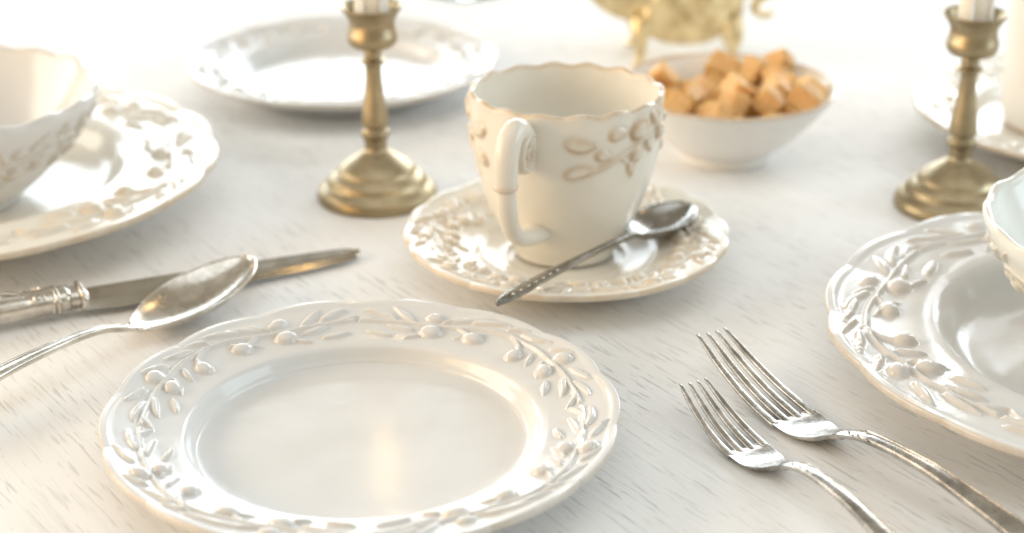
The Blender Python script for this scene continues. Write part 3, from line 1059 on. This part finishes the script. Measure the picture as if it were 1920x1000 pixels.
make_spoon('tablespoon', (-0.1245, 0.7655, .0165), 234.0, 6.5, 6, .075, .0212, .0085, .135,
           [(0, 0), (.010, .0045), (.022, .0095), (.045, .0135), (.08, .0165), (.135, .0175)],
           [(0, .0034), (.1, .0026), (.25, .0032), (.5, .0050), (.85, .0095), (.96, .0085), (1, .002)], M['silver'],
           'large worn silver tablespoon with its bowl resting over the knife blade')
root, h, hr = make_spoon('teaspoon', (0.0875, 0.8225, .0215), 234.2, -0.6, 4, .050, .0155, .0072, .112,
                         [(0, 0), (.010, .0007), (.022, .0016), (.045, .0028), (.08, .0038), (.112, .0040)],
                         [(0, .0026), (.08, .0018), (.3, .0020), (.6, .0031), (.85, .0042), (.95, .0032), (1, .0008)], M['silver_dark'],
                         'small dark silver teaspoon lying across the saucer beside the cup', thread=False)
for k in range(14):
    r0 = hr[36 + int(k * 1.5)]
    for sg in ((-.5, .5) if k % 2 == 0 else (0,)):
        p = [(r0[0] - .0012, r0[2] * sg, r0[1] + .0006), (r0[0], r0[2] * sg * 1.1, r0[1] + .0007), (r0[0] + .0012, r0[2] * sg, r0[1] + .0006)]
        link('ornament', sweep_mesh('ornament', p, [(.0002, .0002), (.0006, .0004), (.0002, .0002)], M['silver'], 8, None, 3), h)

# knife: origin at the bolster, +x towards the tip
kn = empty('table_knife', (-0.2035, 0.7400, 0))
tag(kn, 'silver handled table knife lying under the tablespoon', 'knife')
place(kn, 26.7, 0, 8)
kn.location.z = .0012
# blade cross-section: flat face with a bevel on the near edge
V, rings = [], []
BL = .144
for t in np.linspace(0, 1, 50):
    x = -.001 + BL * t
    yf = float(np.interp(t, [0, .1, .5, .85, .95, .985, 1], [.0085, .0090, .0084, .0068, .0058, .0040, .0006]))
    yn = float(np.interp(t, [0, .06, .14, .5, .85, .95, .985, 1], [-.0070, -.0085, -.0105, -.0096, -.0072, -.0060, -.0042, -.0006]))
    z0 = .0052 - .0030 * t
    tk = .0022 * (1 - .55 * t)
    yb = yn + (yf - yn) * .30
    rings.append([(x, yf, z0), (x, yf - .0006, z0 + tk * .45), (x, yb + .003, z0 + tk * .5), (x, yb, z0 + tk * .42), (x, yn, z0 - tk * .35), (x, yn + .0003, z0 - tk * .5), (x, yf - .0004, z0 - tk * .5)])
G = np.array(rings)
nq = G.shape[1]
Q = quads(len(G), nq)
me = mesh_np('blade', G.reshape(-1, 3), Q, M['steel'])
fix_normals(me)
import bmesh as _b
for p in me.polygons: p.use_smooth = False
link('blade', me, kn)
hrows = []
for t in np.linspace(0, 1, 40):
    x = -.002 - .088 * t
    hrows.append(((x, 0, .0078), (float(np.interp(t, [0, .1, .5, 1], [.0064, .0070, .0082, .0105])), float(np.interp(t, [0, .2, 1], [.0052, .0055, .0062])))))
hd = link('handle', sweep_mesh('handle', [a for a, _ in hrows], [b__ for _, b__ in hrows], M['silver'], 28, (0, 1, 0), 1, power=2.6), kn)
for k, (x, g) in enumerate(((.0035, .0012), (-.0080, .0010), (-.0105, .0006))):
    link('bolster_ring', sweep_mesh('bolster_ring', [(x - .0016, 0, .0075), (x - .0008, 0, .0075), (x + .0008, 0, .0075), (x + .0016, 0, .0075)],
                                [(.0060, .0045), (.0068 + g, .0052 + g * .6), (.0068 + g, .0052 + g * .6), (.0060, .0045)], M['silver'], 28, (0, 1, 0), 4, power=2.6), kn)
link('bolster', sweep_mesh('bolster', [(.0070, 0, .0068), (.0062, 0, .0069), (.0045, 0, .0071), (.0010, 0, .0074), (-.009, 0, .0076)],
                        [(.0012, .0010), (.0052, .0030), (.0062, .0040), (.0060, .0046), (.0060, .0048)], M['silver'], 28, (0, 1, 0), 5, power=2.2), kn)
for q, (cx, cy, sg) in enumerate(((-.0165, .0034, 1), (-.0165, -.0034, -1))):
    P, Rr = [], []
    for k in range(16):
        t = k / 15
        a = R_(200 - 560 * t) * sg
        r0 = .0036 * (1 - t) + .0006
        P.append((cx + r0 * math.cos(a), cy + r0 * math.sin(a), .0124 + .0008 * t - .12 * abs(cy)))
        Rr.append((.0008, .0007))
    link('scroll_ornament', sweep_mesh('scroll_ornament', P, Rr, M['silver'], 10, None, 3), hd)
for q, cy in enumerate((-.0058, -.0012, .0040)):
    P = [(-.022 - .011 * k, cy * (1 + .12 * k) + .0008 * math.sin(k * 1.7), .0131 + .0002 * k - (abs(cy) / .0085) ** 2.4 * .0022) for k in range(7)]
    link('ornament_thread', sweep_mesh('ornament_thread', P, [(.0003, .0003)] + [(.0009, .0007)] * 5 + [(.0003, .0003)], M['silver'], 10, None, 4), hd)
for k in range(6):
    a = -.024 - .008 * k
    P = [(a, .0012, .0132), (a - .004, .0040, .0134), (a - .009, .0052, .0130)]
    link('leaf_ornament', sweep_mesh('leaf_ornament', P, [(.0003, .0003), (.0016, .0007), (.0003, .0003)], M['silver'], 10, None, 4), hd)

# ================================================================== FOOTED GOLD SAUCE BOAT
jg = empty('sauce_boat', (0.1150, 1.1420, 0))
jg.scale = (1.08,) * 3
tag(jg, 'embossed pale gold sauce boat on curved feet behind the sugar bowl', 'sauce boat')
ctrl = [(0, .0160), (.016, .0175), (.030, .0280), (.0345, .045), (.033, .062), (.0375, .078), (.0395, .0815), (.0405, .0800), (.0390, .0775), (.0350, .0630), (.0370, .0450), (.0335, .0270), (.0225, .0150), (.0110, .0112), (0, .0105)]
prof = catmull(ctrl, [3, 4, 5, 5, 5, 4, 4, 4, 5, 8, 10, 10, 7, 5])
r, z, th = revolve(prof, 180)
it = int(np.argmax(prof[:, 1]))
emb = np.zeros(r.shape)
emb[it:] = .0013 * (np.sin(9 * th)[None, :] * np.sin(z[it:] * 190) + .7 * np.sin(17 * th + 1)[None, :] * np.sin(z[it:] * 330 + 1.0)) * sstep(.012, .02, z[it:])
r = r + emb
G = to_xyz(r, z, th)
G[..., 1] *= .82
link('body', mesh_np('body', G.reshape(-1, 3), quads(len(prof), 180), M['gold']), jg)
for sx in (-1, 1):
    for sy in (-1, 1):
        path = [(sx * .0265, sy * .019, .0300), (sx * .0285, sy * .0215, .0200), (sx * .0280, sy * .0225, .0120), (sx * .0290, sy * .0240, .0050), (sx * .0325, sy * .0265, .0012)]
        link('leg', sweep_mesh('leg', path, [(.0075, .0045), (.0058, .0040), (.0034, .0030), (.0024, .0022), (.0030, .0014)], M['gold'], 16, (1, 0, 0), 5), jg)
link('spout', sweep_mesh('spout', [(-.022, 0, .0440), (-.036, 0, .0440), (-.049, 0, .0490), (-.060, 0, .0600), (-.068, 0, .0740)],
                         [(.020, .0200), (.019, .0190), (.0165, .0150), (.012, .0100), (.007, .0050)], M['gold'], 24, (0, 1, 0), 6), jg)
link('handle', sweep_mesh('handle', [(.036, 0, .076), (.050, 0, .084), (.062, 0, .078), (.064, 0, .062), (.056, 0, .046), (.045, 0, .037), (.0435, 0, .031), (.049, 0, .0275), (.0545, 0, .0290)],
                          [(.003, .003), (.0034, .003), (.0036, .003), (.0036, .003), (.0036, .003), (.0034, .0030), (.003, .0028), (.0028, .0026), (.0022, .0020)], M['gold'], 16, (0, 1, 0), 6), jg)

# ================================================================== PITCHER ON FAR PLATE, WINE GLASS
pt = empty('pitcher', (0.3230, 0.9870, .0064))
tag(pt, 'tall plain white ceramic pitcher standing on the far plate', 'pitcher')
lathe('body', [(0, .006), (.026, .007), (.031, .020), (.032, .06), (.0315, .10), (.034, .128), (.0352, .130), (.0366, .128), (.0345, .10), (.0352, .06), (.0345, .020), (.0325, .006), (.031, .001), (.028, .0003), (.026, .002), (0, .0022)],
      6, 96, M['plain_glaze'], pt, lambda r, z: np.clip(np.exp(-((z - .0015) / .0016) ** 2) * .8 + np.exp(-((z - .129) / .0016) ** 2) * .6, 0, 1), wob=.004)
link('handle', sweep_mesh('handle', [(.033, 0, .108), (.050, 0, .112), (.062, 0, .098), (.062, 0, .070), (.052, 0, .046), (.033, 0, .036)], [(.006, .004)] * 6, M['plain_glaze'], 16, (0, 1, 0), 6, stain=0.0), pt)

wg = empty('wine_glass', (-0.036, 1.318, 0))
tag(wg, 'clear stemmed glass standing behind the back plate', 'glass')
lathe('glass_body', [(0, .0900), (.012, .0925), (.026, .108), (.033, .130), (.032, .158), (.029, .176), (.0296, .1768), (.0302, .1760), (.0330, .158), (.0342, .130), (.027, .107), (.0125, .0905), (.0050, .0850), (.0040, .070),
               (.0038, .030), (.0055, .0100), (.0140, .0050), (.0300, .0026), (.0320, .0014), (.0310, .0004), (0, .0004)],
      5, 96, M['glass'], wg)
